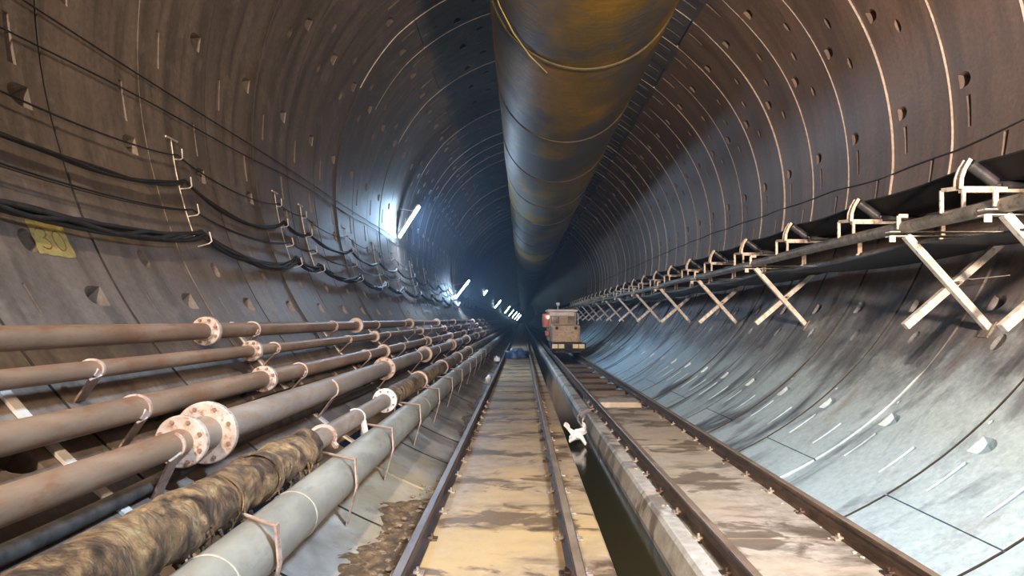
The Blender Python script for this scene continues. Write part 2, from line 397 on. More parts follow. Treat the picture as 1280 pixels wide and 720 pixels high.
def right_mat():
    # one brown-grey concrete; pale blue lamp light painted in low, fading out upward
    m, nt, b = nodes_of('lining_right_wall')
    v = coords(nt, (1,1,1)); vs = coords(nt, (.22, 2.6, .22))
    big = noise(nt, v, .6, 5, .6, .4); mid = noise(nt, v, 3.0, 8, .68); streak = noise(nt, vs, 1.6, 7, .65, .3); fine = noise(nt, v, 22, 6, .7)
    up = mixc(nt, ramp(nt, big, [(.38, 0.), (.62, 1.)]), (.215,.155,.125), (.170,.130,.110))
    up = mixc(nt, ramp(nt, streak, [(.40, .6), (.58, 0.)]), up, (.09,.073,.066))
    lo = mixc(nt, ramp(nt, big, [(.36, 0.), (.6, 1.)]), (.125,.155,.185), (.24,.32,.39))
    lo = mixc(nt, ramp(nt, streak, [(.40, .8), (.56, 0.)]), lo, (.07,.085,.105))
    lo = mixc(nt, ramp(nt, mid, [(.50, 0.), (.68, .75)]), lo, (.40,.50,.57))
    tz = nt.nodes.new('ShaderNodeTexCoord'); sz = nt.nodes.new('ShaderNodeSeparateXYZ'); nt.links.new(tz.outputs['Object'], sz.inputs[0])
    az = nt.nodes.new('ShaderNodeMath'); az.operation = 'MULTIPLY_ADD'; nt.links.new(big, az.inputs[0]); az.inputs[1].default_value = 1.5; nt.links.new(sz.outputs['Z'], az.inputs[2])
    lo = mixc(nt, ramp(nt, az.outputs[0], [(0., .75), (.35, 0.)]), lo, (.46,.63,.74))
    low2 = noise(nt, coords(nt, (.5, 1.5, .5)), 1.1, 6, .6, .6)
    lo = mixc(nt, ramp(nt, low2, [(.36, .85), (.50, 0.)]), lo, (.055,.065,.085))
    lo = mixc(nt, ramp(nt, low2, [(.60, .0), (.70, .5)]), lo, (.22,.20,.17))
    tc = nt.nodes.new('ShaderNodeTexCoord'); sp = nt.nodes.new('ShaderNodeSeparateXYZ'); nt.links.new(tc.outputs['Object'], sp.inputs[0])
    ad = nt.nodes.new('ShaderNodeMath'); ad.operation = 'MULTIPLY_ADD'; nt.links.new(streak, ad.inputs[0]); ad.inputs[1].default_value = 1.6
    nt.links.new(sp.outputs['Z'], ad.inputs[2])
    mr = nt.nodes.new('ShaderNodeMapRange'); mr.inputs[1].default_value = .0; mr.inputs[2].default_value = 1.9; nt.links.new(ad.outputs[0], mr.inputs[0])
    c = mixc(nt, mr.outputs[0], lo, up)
    c = mixc(nt, .3, c, ramp(nt, fine, [(.3, .25), (.7, .95)]), 'OVERLAY')
    nt.links.new(c, b.inputs['Base Color']); rough_in(nt, b, streak, .28, .62)
    hm = mixc(nt, .5, ramp(nt, mid, [(0, 0.), (1, 1.)]), ramp(nt, fine, [(0, 0.), (1, 1.)])); bump(nt, b, hm, .35, .02)
    return m
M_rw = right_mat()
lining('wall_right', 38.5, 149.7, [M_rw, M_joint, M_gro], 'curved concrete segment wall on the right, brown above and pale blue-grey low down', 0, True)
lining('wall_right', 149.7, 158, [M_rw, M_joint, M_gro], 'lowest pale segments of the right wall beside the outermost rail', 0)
lining('floor', 158, 213.0, [M_inv, M_joint, M_inv], 'concrete invert under the pipes and tracks')
# far end of the driven tunnel: the dark heading
mb = MB(); N = 48
ring = [cyl(360*k/N, 238) for k in range(N)]
mb.add(ring, [tuple(range(N))]); mb.add([v+Vector((0,.5,0)) for v in ring], [tuple(reversed(range(N)))])
tag(mb.build('wall_far', M_dark), 'dark tunnel face at the far end', kind='structure')

# ---------------------------------------------------------------- track beds, drain channel
fl = MB()   # left track bed: precast slabs butted end to end
g = .008; pit = 1.2; y = -2.37
XL0, XL1 = -.715, .535
k = 0
while y < 26:
    dz = random.uniform(-.003, .002)
    fl.prism_y([(XL0, -H-.03+dz), (XL0+.03, -H+dz), (XL1-.015, -H+dz), (XL1, -H-.015+dz), (XL1, -H-.42), (XL0, -H-.30)], y+g/2, y+pit-g/2)
    y += pit; k += 1
while y < 235:
    fl.prism_y([(XL0, -H-.03), (XL0+.03, -H), (XL1, -H), (XL1, -H-.42), (XL0, -H-.3)], y+g, y+3*pit-g); y += 3*pit
tag(fl.build('floor', M_slabL), 'row of stained precast concrete slabs under the left track', kind='structure')
jf = MB(); jf.box(((XL0+XL1)/2, 12, -H-.151), (XL1-XL0-.03, 28, .27)); jf.box((1.66, 4.2, -H-.148), (.9, 13.2, .27))
tag(jf.build('floor', M_joint), 'dark packed dirt in the joints between the track slabs', kind='structure')
fr = MB(); y = 10.9-8*1.62
XR0, XR1 = 1.165, 2.25
for i in range(8):
    fr.prism_y([(XR0, -H-.004*(i % 2)), (XR1-.03, -H), (XR1-.03, -H-.1), (2.05, -H-.32), (XR0, -H-.38)], y+.006, y+1.62-.006); y += 1.62
fr.prism_y([(XR0, -H-.01), (XR1-.04, -H-.01), (XR1-.04, -H-.12), (XR0, -H-.14)], 11.75, 12.9)
tag(fr.build('floor', M_slabR), 'row of pale concrete slabs under the right track', kind='structure')
wb = MB(); wb.prism_y([(.99, -H-.10), (XR1-.07, -H-.10), (1.95, -H-.32), (.99, -H-.42)], 10.9, 235)
tag(wb.build('floor', M_wet), 'wet dark bed of the right track beyond the slabs', kind='structure')
cu = MB()
prof = [(.975, -H-.42), (.945, -H-.15), (.985, -H-.02), (1.005, -H+.008), (1.115, -H+.008), (1.125, -H-.03), (XR0, -H-.03), (XR0, -H-.42)]
cu.prism_y(prof, -2.0, 3.0)
y = 3.0
while y < 10.3: cu.prism_y(prof, y+.004, min(y+2.46, 10.35)); y += 2.46
tag(cu.build('trim_1', M_curb), 'pale concrete kerb between the drain channel and the right track', kind='structure')
cu = MB(); cu.prism_y([(.93, -H-.42), (.93, -H-.12), (.97, -H-.06), (1.10, -H-.05), (1.15, -H-.09), (1.15, -H-.42)], 10.5, 235)
tag(cu.build('trim_2', M_curb), 'rough darker kerb further along the drain channel', kind='structure')
wm = MB(); wm.add([(.50,-2,-H-.20),(.98,-2,-H-.20),(.98,235,-H-.20),(.50,235,-H-.20),(.50,-2,-H-.35),(.98,-2,-H-.35),(.98,235,-H-.35),(.50,235,-H-.35)],
                  [(0,1,2,3),(7,6,5,4),(0,4,5,1),(1,5,6,2),(2,6,7,3),(3,7,4,0)])
tag(wm.build('channel_water', M_water), 'dark still green-brown water in the narrow drain channel between the two tracks', 'water', kind='stuff')

# ---------------------------------------------------------------- rails
RP = [(-.050,0),(-.050,.008),(-.010,.020),(-.007,.028),(-.007,.086),(-.027,.094),(-.029,.100),(-.029,.116),(-.022,.122),(.022,.122),(.029,.116),(.029,.100),(.027,.094),(.007,.086),(.007,.028),(.010,.020),(.050,.008),(.050,0)]
def rail(x, mat, label, clips, z=-H, yend=235):
    root = empty('track_rail', (x, 0, z), label, 'rail')
    m = MB(); m.prism_y(RP, -2.0, 60); m.prism_y(RP, 60.01, yend); m.build('rail_bar', mat, root)
    m = MB(); HP = [(-.0245,.1195),(-.021,.1235),(.021,.1235),(.0245,.1195)]; m.prism_y(HP, -2.0, 60); m.build('running_surface', M_head2 if mat is M_rail else M_head1, root)
    y = 2.6
    while y < clips:
        for s in (-1, 1):
            c = MB(); c.box((s*.050, y, .013), (.036, .055, .018), None, .005); c.tube([(s*.056, y, .015), (s*.056, y, .040)], .009, 6)
            c.box((s*.074, y, .005), (.038, .075, .014), None, .004)
            c.build('rail_clip', random.choice([M_railr, M_clip, M_clip]), root)
        y += .6
    return root
rail(-.635, M_rail, 'worn steel rail at far left, next to the muddy gutter and grey pipe', 12)
rail(.303, M_railr, 'right-hand rail of the left track, beside the drain channel', 12)
rail(1.197, M_railr, 'brown left-hand rail of the right track, next to the pale kerb', 12)
rail(2.10, M_railr, 'rusty outermost rail against the curved right wall', 12)

# planks across the wet bed of the right track
j = 0
for y in (13.7, 15.0, 16.4, 18.0, 19.7, 21.5):
    m = MB(); m.box((1.66, y, -H-.055), (.86, .20, .09), None, .012)
    tag(m.build('wooden_sleeper', M_wood), 'wet timber sleeper on the right track, %s from the camera beyond the slabs' % ORD[j], 'sleeper', 'timber sleepers before the locomotive'); j += 1

# ---------------------------------------------------------------- pipes on the left wall
def dirpt(x, slope): return x, -abs(x)*slope
def half_ring(m, c, r, w, a0=-20, a1=200, th=.012, seg=14, skew=0.0):
    """strap round a pipe (axis Y) from angle a0 to a1"""
    vs = []; c = Vector(c)
    for i in range(seg+1):
        a = math.radians(a0+(a1-a0)*i/seg)
        for (rr, dy) in ((r, -w/2), (r, w/2), (r+th, w/2), (r+th, -w/2)):
            vs.append(c+Vector((math.cos(a)*rr, dy+skew*math.cos(a), math.sin(a)*rr)))
    fs = [(i*4+q, i*4+(q+1) % 4, (i+1)*4+(q+1) % 4, (i+1)*4+q) for i in range(seg) for q in range(4)]
    fs += [(3,2,1,0), tuple(seg*4+q for q in range(4))]
    m.add(vs, fs)
def flange(root, c, r, ro, bolts=True, th=.028, gap=.0, mat=None):
    mat = mat or M_flange
    m = MB(); m.lathe_y(c, [(-th-gap/2, r), (-th-gap/2, ro-.006), (-th-gap/2+.006, ro), (-gap/2, ro), (-gap/2, r)], 32)
    m.lathe_y(c, [(gap/2, r), (gap/2, ro), (gap/2+th-.006, ro), (gap/2+th, ro-.006), (gap/2+th, r)], 32)
    m.lathe_y(c, [(-th-gap/2-.03, r+.002), (-th-gap/2-.012, r+.012), (-th-gap/2, r+.014)], 24)
    o = m.build('flange', mat, root)
    if bolts:
        nb = 8; rb = (r+ro)/2+.004
        for k in range(nb):
            a = 2*PI*(k+.5)/nb; b = MB(); p = Vector(c)+Vector((math.cos(a)*rb, 0, math.sin(a)*rb))
            b.tube([p+Vector((0,-th-gap/2-.020,0)), p+Vector((0,th+gap/2+.020,0))], .011, 6, smooth=False); b.build('bolt', M_bolt, o)
    return o
def clamp(root, c, r, strut=True):
    m = MB(); half_ring(m, c, r+.001, .022, -35, 205, .012, 18, .02)
    # angled foot plate from the pipe down and back to the wall
    c = Vector(c); rad = Vector((c.x-XC, 0, c.z-ZC)).normalized()
    wallp = Vector((XC, c.y, ZC))+rad*(R+.01); wallp.y = c.y+.10
    tan = Vector((-rad.z, 0, rad.x));
    if tan.z > 0: tan = -tan
    a = c+Vector((r*.72, -.03, -r*.72)); b = wallp+tan*(r*.9)
    m.bar(a, b, .012, .075, Vector((0,1,0)))
    e = c+Vector((r*.95, -.02, -r*.35)); m.bar(e+Vector((0,0,.06)), a, .010, .05, Vector((0,1,0)))
    m.build('clamp', M_clamp, root)
def straight(m, x, z, r, y0, y1, seg=28, wob=.0):
    n = max(2, int((min(y1, 40)-y0)/.5)); pts = [Vector((x, y0+(min(y1,40)-y0)*i/n, z)) for i in range(n+1)]
    if wob:
        for p in pts: p.z += wob*math.sin(p.y*1.3+x*3); p.x += wob*.6*math.sin(p.y*.9+x)
    if y1 > 40: pts += [Vector((x, 40+(y1-40)*i/6, z)) for i in range(1, 7)]
    m.tube(pts, r, seg)
YS = 1.6; YE = 200
CL = [3.62+2.66*i for i in range(16)]
def pipe(name, x, z, r, mat, label, fl, clamps, ro, wob=.0, yend=YE, bolts=7):
    root = empty(name, (x, 0, z), label, 'pipe')
    m = MB(); straight(m, 0, 0, r, YS, yend, 28, wob); m.build('pipe_barrel', mat, root)
    def loc(c): return c
    for y in fl: flange(root, (0, y, wob*math.sin(y*1.3)), r-.002, ro, y < bolts)
    for y in clamps:
        # clamp works in tunnel coordinates
        q = MB(); half_ring(q, (0, y, 0), r+.001, .020, -35, 200, .010, 18, .02)
        c = Vector((x, y, z)); rad = Vector((c.x-XC, 0, c.z-ZC)).normalized()
        wp = Vector((XC, y+.12, ZC))+rad*(R+.01); tan = Vector((-rad.z, 0, rad.x)); tan = tan if tan.z < 0 else -tan
        a = c+Vector((r*.80, -.03, -r*.80)); b = wp+tan*(r*.9)
        q.bar(a-c+Vector((0,y,0)), b-c+Vector((0,y,0)), .012, .07, Vector((0,1,0)))
        e = Vector((r*1.02, y-.01, -r*.1)); q.bar(e, a-c+Vector((0,y,0)), .010, .05, Vector((0,1,0)))
        q.build('clamp', M_clamp, root)
    return root
P1 = dict(x=-2.48, z=-.094, r=.064)
p = pipe('steel_pipe', P1['x'], P1['z'], P1['r'], M_pipe1, 'uppermost brown steel pipe on the left wall, just under the small bolt pockets', [5.37+4.85*i for i in range(9)], CL[1:], .115)
p = pipe('steel_pipe', -2.28, -.267, .048, M_pipe1, 'thin brown pipe with round flange, second from the top on the left wall', [5.77+4.8*i for i in range(9)], CL, .088)
p = pipe('steel_pipe', -2.05, -.475, .068, M_pipe1, 'brown pipe with pinkish flange, third from the top on the left wall', [5.43+4.7*i for i in range(9)], CL, .105)
# fourth pipe: narrower near length, big flange pair, wider beyond
x4, z4 = -1.80, -.648
p4 = empty('steel_pipe', (x4, 0, z4), 'pipe with two big pale bolted flange discs, fourth from the top on the left', 'pipe')
m = MB(); straight(m, 0, 0, .070, YS, 3.66); m.build('pipe_barrel', M_pipe1, p4)
m = MB(); straight(m, 0, 0, .098, 3.86, YE); m.build('pipe_barrel', M_pipe2, p4)
m = MB(); m.lathe_y((0,0,0), [(3.62, .069), (3.66, .075), (3.86, .100), (3.90, .099)], 28, True); m.build('reducer', M_pipe2, p4)
for yy, ri, ro in ((3.62, .069, .140), (3.90, .097, .178)):
    m = MB(); m.lathe_y((0, yy, 0), [(-.022, ri), (-.022, ro-.006), (-.016, ro), (.016, ro), (.022, ro-.006), (.022, ri)], 40); f = m.build('flange', M_flange, p4)
    for k in range(8):
        a = 2*PI*(k+.5)/8; rb = ri*.35+ro*.65-.003; b = MB(); b.tube([(math.cos(a)*rb, yy-.034, math.sin(a)*rb), (math.cos(a)*rb, yy+.034, math.sin(a)*rb)], .012, 6, smooth=False); b.build('bolt', M_bolt, f)
for y in (8.95, 12.65, 17.4, 22.2, 27., 31.8): flange(p4, (0, y, 0), .096, .150, y < 9.5)
for y in CL:
    yy = y-.16 if y < 4 else y
    r = .070 if yy < 3.6 else .098
    q = MB(); half_ring(q, (0, yy, 0), r+.001, .016, -35, 60, .012, 10, .03)
    c = Vector((x4, yy, z4)); rad = Vector((c.x-XC, 0, c.z-ZC)).normalized(); wp = Vector((XC, yy+.12, ZC))+rad*(R+.01)-c+Vector((0, yy, 0)) - Vector((0,yy,0)) + Vector((0,0,0))
    wp = (Vector((XC, yy+.14, ZC))+rad*(R+.01)) - Vector((x4, 0, z4)) + Vector((.05, 0, -.09))
    q.bar(Vector((r*.85, yy-.03, -r*.62)), wp, .012, .085, Vector((0,1,0)))
    q.build('clamp', M_clamp, p4)
# fifth pipe: wrapped in rusty torn lagging, bare length with flange, lagged again
x5, z5 = -1.45, -.862
p5 = empty('lagged_pipe', (x5, 0, z5), 'fat pipe wrapped in torn rusty lagging, beside the smooth grey pipe', 'pipe')
m = MB(); straight(m, 0, 0, .074, 4.5, 7.3); m.build('pipe_barrel', M_pipe2, p5)
def lagging(y0, y1, r0, r1, amp, seed, seg=48, step=.03):
    rg = random.Random(seed); ph = [rg.uniform(0, 6) for _ in range(10)]; n = int((y1-y0)/step); vs = []
    edges = sorted(rg.uniform(y0, y1) for _ in range(int((y1-y0)/.35)))
    for i in range(n+1):
        y = y0+(y1-y0)*i/n; u = i/n
        for k in range(seg):
            a = 2*PI*k/seg
            spiral = y*7+a*.9
            rr = r0+(r1-r0)*u + amp*(.5*math.sin(3*a+y*4.2+ph[0])+.35*math.sin(5*a-y*9+ph[1])+.35*math.sin(2*a+y*15+ph[2])+.25*math.sin(8*a+y*31+ph[3]))
            rr += amp*.55*(((y*4.3+a/6.3*1.0) % 1.0)-.5)                    # overlapping spiral turns
            down = max(0, -math.sin(a))
            rr += amp*1.3*down*math.sin(y*23+ph[4])*math.sin(y*9+ph[5]) # hanging shreds beneath
            for e in edges:
                if abs(y-e-.06*math.sin(a*2)) < .02: rr -= amp*.9
            if i == 0 or i == n: rr *= .80
            vs.append(Vector((math.cos(a)*rr, y, math.sin(a)*rr)))
    mm = MB(); mm.add(vs, [(i*seg+k, i*seg+(k+1) % seg, (i+1)*seg+(k+1) % seg, (i+1)*seg+k) for i in range(n) for k in range(seg)], True)
    mm.add(vs[:seg], [tuple(reversed(range(seg)))]); mm.add(vs[-seg:], [tuple(range(seg))])
    return mm
lagging(YS, 3.72, .134, .129, .011, 5).build('lagging', M_wrap, p5)
lagging(3.70, 4.62, .130, .118, .013, 11).build('lagging', M_wrap, p5)
lagging(7.32, 14, .110, .112, .008, 23, 32, .06).build('lagging', M_wrap, p5)
m = MB(); straight(m, 0, 0, .112, 14, YE); m.build('lagging', M_wrap, p5)
# strips of lagging that have come loose
for (y, a0, a1) in ((3.69, -60, 130), (3.20, -20, 80)):
    q = MB(); half_ring(q, (0, y, 0), .136, .07, a0, a1, .007, 16, .05); q.build('lagging_strip', M_wrap, p5)
rg = random.Random(4)
for k in range(40):
    y = rg.uniform(2.4, 4.4); q = MB(); a = math.radians(rg.uniform(-75, -5))
    c = Vector((math.cos(a)*.135, y, math.sin(a)*.135)); L = rg.uniform(.03, .075)
    q.tube([c, c+Vector((.006, .01, -L*.5)), c+Vector((rg.uniform(-.01,.015), .0, -L))], [.010, .007, .003], 6); q.build('lagging_shred', M_wrap, p5)
q = MB(); half_ring(q, (0, 4.98, 0), .075, .028, -50, 190, .022, 20, .03); q.bar((.075, 4.96, -.03), (.115, 4.93, -.06), .03, .03); q.bar((.088, 4.94, -.02), (.115, 4.92, .03), .01, .012); q.build('clamp', M_clamp, p5)
q = MB(); half_ring(q, (0, 5.95, 0), .075, .012, -50, 120, .010, 16, .03); q.bar((.075, 5.93, -.02), (.10, 5.93, -.16), .012, .05); q.build('clamp', M_bar, p5)
f = flange(p5, (0, 7.24, 0), .073, .128, True, mat=M_cloth)
for y in (9.6, 12.3, 15.3, 18.5): flange(p5, (0, y, 0), .10, .135, False)
# sixth pipe: smooth grey, held by square staples
x6, z6 = -1.25, -1.075
p6 = empty('steel_pipe', (x6, 0, z6), 'smooth grey pipe lowest on the left, nearest the track, held by square steel staples', 'pipe')
m = MB(); straight(m, 0, 0, .135, YS, YE, 36); m.build('pipe_barrel', M_pipe6, p6)
for y in (2.72, 3.72, 8.3, 12.6, 17, 21.5, 26): q = MB(); q.lathe_y((0, y, 0), [(-.010, .136), (-.006, .1395), (.006, .1395), (.010, .136)], 36, True); tag(q.build('weld_seam', M_beige, p6), 'pale weld ring')
for i, y in enumerate([3.06, 4.51, 5.80, 7.39, 9.1, 10.8, 12.6, 14.6, 16.6, 18.6, 21, 24]):
    s = empty('pipe_staple', (x6, y, z6), 'square rod staple over the grey pipe, %s from the camera' % ORD[i], 'pipe bracket', 'staples over the grey pipe')
    q = MB(); q.tube([(-.175, .27, -.03), (-.172, .265, .10), (-.15, .25, .146), (-.10, .2, .150), (.10, .03, .150), (.148, 0, .148)], .0095, 8); q.build('top_rod', M_clamp, s)
    q = MB(); q.bar((.152, 0, .155), (.156, .03, -.04), .010, .042, Vector((0,1,0))); q.bar((.156, .03, -.03), (.07, .09, -.315), .010, .042, Vector((0,1,0))); q.build('side_bar', M_clamp, s)

# support bars running down the wall under the pipes
i = 0
for y in [3.28]+[c+.14 for c in CL[1:9]]:
    vs = MB(); n = 20; pv = []
    for k in range(n+1):
        phi = -124-25*k/n
        for off, dy in ((.004, -.035), (.004, .035), (.022, .035), (.022, -.035)): pv.append(cyl(phi, y+dy, off))
    vs.add(pv, [(a*4+q, a*4+(q+1) % 4, (a+1)*4+(q+1) % 4, (a+1)*4+q) for a in range(n) for q in range(4)]+[(3,2,1,0), tuple(n*4+q for q in range(4))])
    tag(vs.build('support_bar', M_bar), 'pale flat steel bar down the left wall behind the pipes, %s from the camera' % ORD[i], 'bar', 'flat bars behind the pipes'); i += 1

# dusty hoses lying behind the pipes
def hose(name, pts, r, mat, label, cat='hose', seg=10):
    m = MB(); m.tube(pts, r, seg); return tag(m.build(name, mat), label, cat)
def run(phi, off, amp, ph, y0=1.8, y1=90, st=.25):
    P = []; y = y0
    while y < y1:
        P.append(cyl(phi+amp*math.sin(y*1.1+ph), y, off)); y += st if y < 25 else 2
    return P
hose('rubber_hose', run(-133.8, .055, .5, .4), .042, M_dust, 'dusty black hose on the wall between the third and fourth pipes')
hose('rubber_hose', run(-140.6, .055, .4, 2.), .040, M_dust, 'dusty black hose lying low between the fourth pipe and the rusty lagged pipe')
hose('rubber_hose', run(-136.8, .035, .6, 1.), .022, M_black, 'thin black hose lying on the wall behind the fourth pipe')

# ---------------------------------------------------------------- cables on the left wall
HY = [1.9, 4.2-.0, 6.70, 9.36, 10.45, 13.0, 15.5, 17.8, 20.6, 23.6, 26.8, 30.0, 33.5, 37, 41, 45]
HYR = [3.9, 6.60, 9.36, 10.45, 13.0, 15.5, 17.8, 20.6, 23.6, 26.8, 30.0, 33.5, 37, 41, 45]
HYR[0] = 2.6
def sagged(phi_h, sag, off, hooks, y1=46, st=.12, jitter=0.0, seed=1):
    rg = random.Random(seed); P = []
    for a, b in zip(hooks[:-1], hooks[1:]):
        n = max(4, int((b-a)/st)); k = rg.uniform(.8, 1.2)
        s = sag*min(1, (b-a)/2.7)*k
        for i in range(n):
            u = i/n; w = (4*u*(1-u))**.8
            # rests level near each hook, hangs between
            P.append((phi_h - s*w + rg.uniform(-jitter, jitter), a+(b-a)*u, off))
    P.append((phi_h, hooks[-1], off))
    yy = hooks[-1]
    while yy < 150: yy += 6; P.append((phi_h-sag*.4, yy, off))
    return P
def bundle(name, label, base, strands, r, spread, mat, cat='cable'):
    root = empty(name, (0,0,0), label, cat); rg = random.Random(len(base)+strands)
    for s in range(strands):
        P = []; a0 = 2*PI*s/strands; tw = rg.uniform(1.6, 3.0)*(1 if s % 2 else -1)
        for phi, y, off in base:
            a = a0+tw*math.sin(y*1.7+s)+y*.9
            P.append(cyl(phi+math.degrees(math.sin(a)*spread/R), y, off+math.cos(a)*spread*.55))
        m = MB(); m.tube(P, r, 7); m.build('cable_strand', mat, root)
    return root
bundle('cable_bundle', 'thickest sagging bundle of black cables on the left wall, lowest row of hooks', sagged(-110.6, 3.0, .085, HYR, seed=3), 7, .017, .036, M_black)
bundle('cable_bundle', 'upper sagging bundle of black cables on the left wall, above the thin hooked cable', sagged(-102.8, 3.0, .07, HYR, seed=5), 4, .014, .018, M_black)
def single(label, base, r):
    m = MB(); m.tube([cyl(*b) for b in base], r, 6); return tag(m.build('wall_cable', M_black), label, 'cable')
single('thin black cable hooked between the two thick bundles on the left wall', sagged(-106.8, 2.0, .07, HYR, seed=9), .008)
single('thin black cable just under it, doubled along the middle row of hooks', sagged(-106.9, 2.25, .075, HYR, seed=9), .005)
single('thin black cable on the topmost row of hooks on the left wall', sagged(-98.9, 1.8, .05, HYR, seed=15), .0075)
single('straight black cable highest on the left wall', [(-90.2+.15*math.sin(y*.8), y, .02) for y in [2+.5*i for i in range(60)]+[34+8*i for i in range(14)]], .0065)
single('straight black cable second highest on the left wall', [(-95.3+min(3.4, (y-2)*.45)+.25*math.sin(y*1.3), y, .02) for y in [2+.4*i for i in range(75)]+[34+8*i for i in range(14)]], .0065)
# hook hangers
for i, y in enumerate(HYR[1:12]):
    far = y > 12
    root = empty('cable_hanger', cyl(-103, y, 0), 'steel rod with four cable hooks on the left wall, %s from the camera' % ORD[i], 'cable hanger', 'cable hangers on the left wall')
    o = cyl(-103, y, 0)
    m = MB(); m.tube([cyl(-96.6-(14.6*k/6), y, .006)-o for k in range(7)], .0065, 6)
    m.build('rod', M_hook, root)
    m = MB(); m.bar(cyl(-96.6, y-.11, .012)-o, cyl(-96.6, y+.11, .012)-o, .016, .016); m.build('cross_bar', M_hook, root)
    for ph, L in ((-99.4, .06), (-103.6, .095), (-107.6, .095), (-112.0, .12)):
        m = MB(); b = cyl(ph, y, 0)-o; inn = (cyl(ph, y, L)-cyl(ph, y, 0)); up = (cyl(ph+1.2, y, 0)-cyl(ph, y, 0))
        m.tube([b, b+inn*.8+Vector((0,.05,0)), b+inn+Vector((0,.07,0))+up*.2, b+inn*1.08+Vector((0,.075,0))+up*1.3], .0075, 6); m.build('hook', M_hook, root)

# right wall cable
P = [wallpt(*q, .02) for q in ((1420,120),(1280,150),(1190,190),(1105,222),(1040,240),(960,268),(890,292),(850,308),(800,330),(760,348),(720,366))]
PP = []
for a, b in zip(P[:-1], P[1:]):
    for k in range(8):
        q = a.lerp(b, k/8); ph = math.degrees(math.atan2(q.x-XC, q.z-ZC)); PP.append(cyl(ph+.12*math.sin(q.y*3), q.y, .02))
m = MB(); m.tube(PP, .010, 6); tag(m.build('wall_cable', M_black), 'black cable along the right wall above the conveyor belt', 'cable')

# ---------------------------------------------------------------- painted number on the left wall
def patch(phi0, phi1, y0, y1, off, n=6, ny=4, ragged=0):
    vs = []; rg = random.Random(3)
    for i in range(n+1):
        for j in range(ny+1):
            e = rg.uniform(-ragged, ragged); vs.append(cyl(phi0+(phi1-phi0)*i/n+e*DEG, y0+(y1-y0)*j/ny+rg.uniform(-ragged, ragged), off))
    fs = [(i*(ny+1)+j, i*(ny+1)+j+1, (i+1)*(ny+1)+j+1, (i+1)*(ny+1)+j) for i in range(n) for j in range(ny)]
    return vs, fs
num = empty('painted_number', cyl(-114.9, 4.39, 0), 'yellow painted patch with the number 30 in dark red on the left wall', 'sign')
o0 = cyl(-114.9, 4.39, 0)
vs, fs = patch(-113.2, -116.6, 4.25, 4.60, .004, 6, 6, .008); b = len(vs); vs2, _ = patch(-113.2, -116.6, 4.25, 4.60, .002, 6, 6, .008)
m = MB(); m.add([v-o0 for v in vs], fs); m.build('paint_patch', M_yel, num)
def stroke(pts, name='digit'):
    # pts in (u along y 0..1, v up 0..1)
    q = MB(); u0, u1 = 4.30, 4.55; top, bot = -113.9, -116.0
    P = [cyl(bot+(top-bot)*v, u0+(u1-u0)*u, .001) - o0 for u, v in pts]
    q.tube(P, .0065, 6); return q.build(name, M_red, num)
stroke([(.02,.88),(.10,.98),(.25,.99),(.36,.90),(.36,.72),(.27,.58),(.16,.53),(.28,.50),(.40,.38),(.40,.18),(.30,.04),(.14,.0),(.03,.10)])
stroke([(.78+.20*math.sin(t), .5+.48*math.cos(t)) for t in [2*PI*k/16 for k in range(17)]])

# ---------------------------------------------------------------- ventilation duct
xd, zd, rd = .731, 4.02, 1.13
duct = empty('ventilation_duct', (xd, 0, zd), 'huge yellow and grey round ventilation duct hanging from the crown', 'ventilation duct')
sy = 3.3; ys = [3.28*k-1.9 for k in range(0, 30)]
segn = 64
for i in range(len(ys)-1):
    y0, y1 = ys[i], ys[i+1]; n = 14; vs = []
    if y0 > 30 : n = 6
    rgd = random.Random(i)
    p1, p2 = rgd.uniform(0, 6), rgd.uniform(0, 6)
    for a in range(n+1):
        u = a/n; y = y0+(y1-y0)*u
        pinch = .022*math.exp(-(min(u, 1-u)/.06)**2)
        for k in range(segn):
            t = 2*PI*k/segn
            rr = rd-pinch+.010*math.sin(3*t+y*.8+p1)*math.sin(PI*u)+.006*math.sin(7*t+p2)*math.sin(PI*u)
            vs.append((math.cos(t)*rr, y, math.sin(t)*rr))
    m = MB(); m.add(vs, [(a*segn+k, a*segn+(k+1) % segn, (a+1)*segn+(k+1) % segn, (a+1)*segn+k) for a in range(n) for k in range(segn)], True)
    m.build('duct_section', M_duct, duct)
    if i:
        m = MB(); m.lathe_y((0, y0, 0), [(-.028, rd-.024), (-.024, rd-.004), (-.008, rd+.002), (.008, rd+.002), (.024, rd-.004), (.028, rd-.024)], segn, True); m.build('coupling_band', M_band, duct)
        if y0 < 60:
            for sx in (-.45, .45):
                m = MB(); t0 = Vector((sx, y0, math.sqrt(rd*rd-sx*sx)-.01)); zt = ZC+math.sqrt(R*R-(xd+sx-XC)**2)-zd
                m.tube([t0, Vector((sx, y0, zt+.02))], .008, 6); m.build('hanger_wire', M_dark, duct)
m = MB(); m.tube([(0, ys[-1], 0), (0, 236, 0)], rd-.01, 48); m.build('duct_section', M_duct, duct)
# yellow cord hanging under the duct
a = [math.radians(q) for q in (200, 212, 224, 236, 248)]
m = MB(); m.tube([(xd+math.cos(t)*(rd+.012), 7.2+.25*k, zd+math.sin(t)*(rd+.012)) for k, t in enumerate(a)], .008, 6)
tag(m.build('yellow_cord', M_yel), 'thin yellow cord lying against the left underside of the big duct', 'cord')

# ---------------------------------------------------------------- conveyor on the right wall
XS = 3.15; ZS = .755
def stringer(x, label):
    m = MB(); y = 1.5; P = []
    while y < 130: P.append((x+.006*math.sin(y*1.7), y, ZS+.010*math.sin(y*.95+1))); y += .4 if y < 30 else 5
    m.tube(P, .050, 14); o = m.build('conveyor_stringer', M_tube); tag(o, label, 'rail')
    return o
stringer(XS, 'long round steel tube carrying the conveyor rollers, on its open side toward the tracks')
stringer(4.12, 'long round steel tube of the conveyor on its wall side, under the belt')
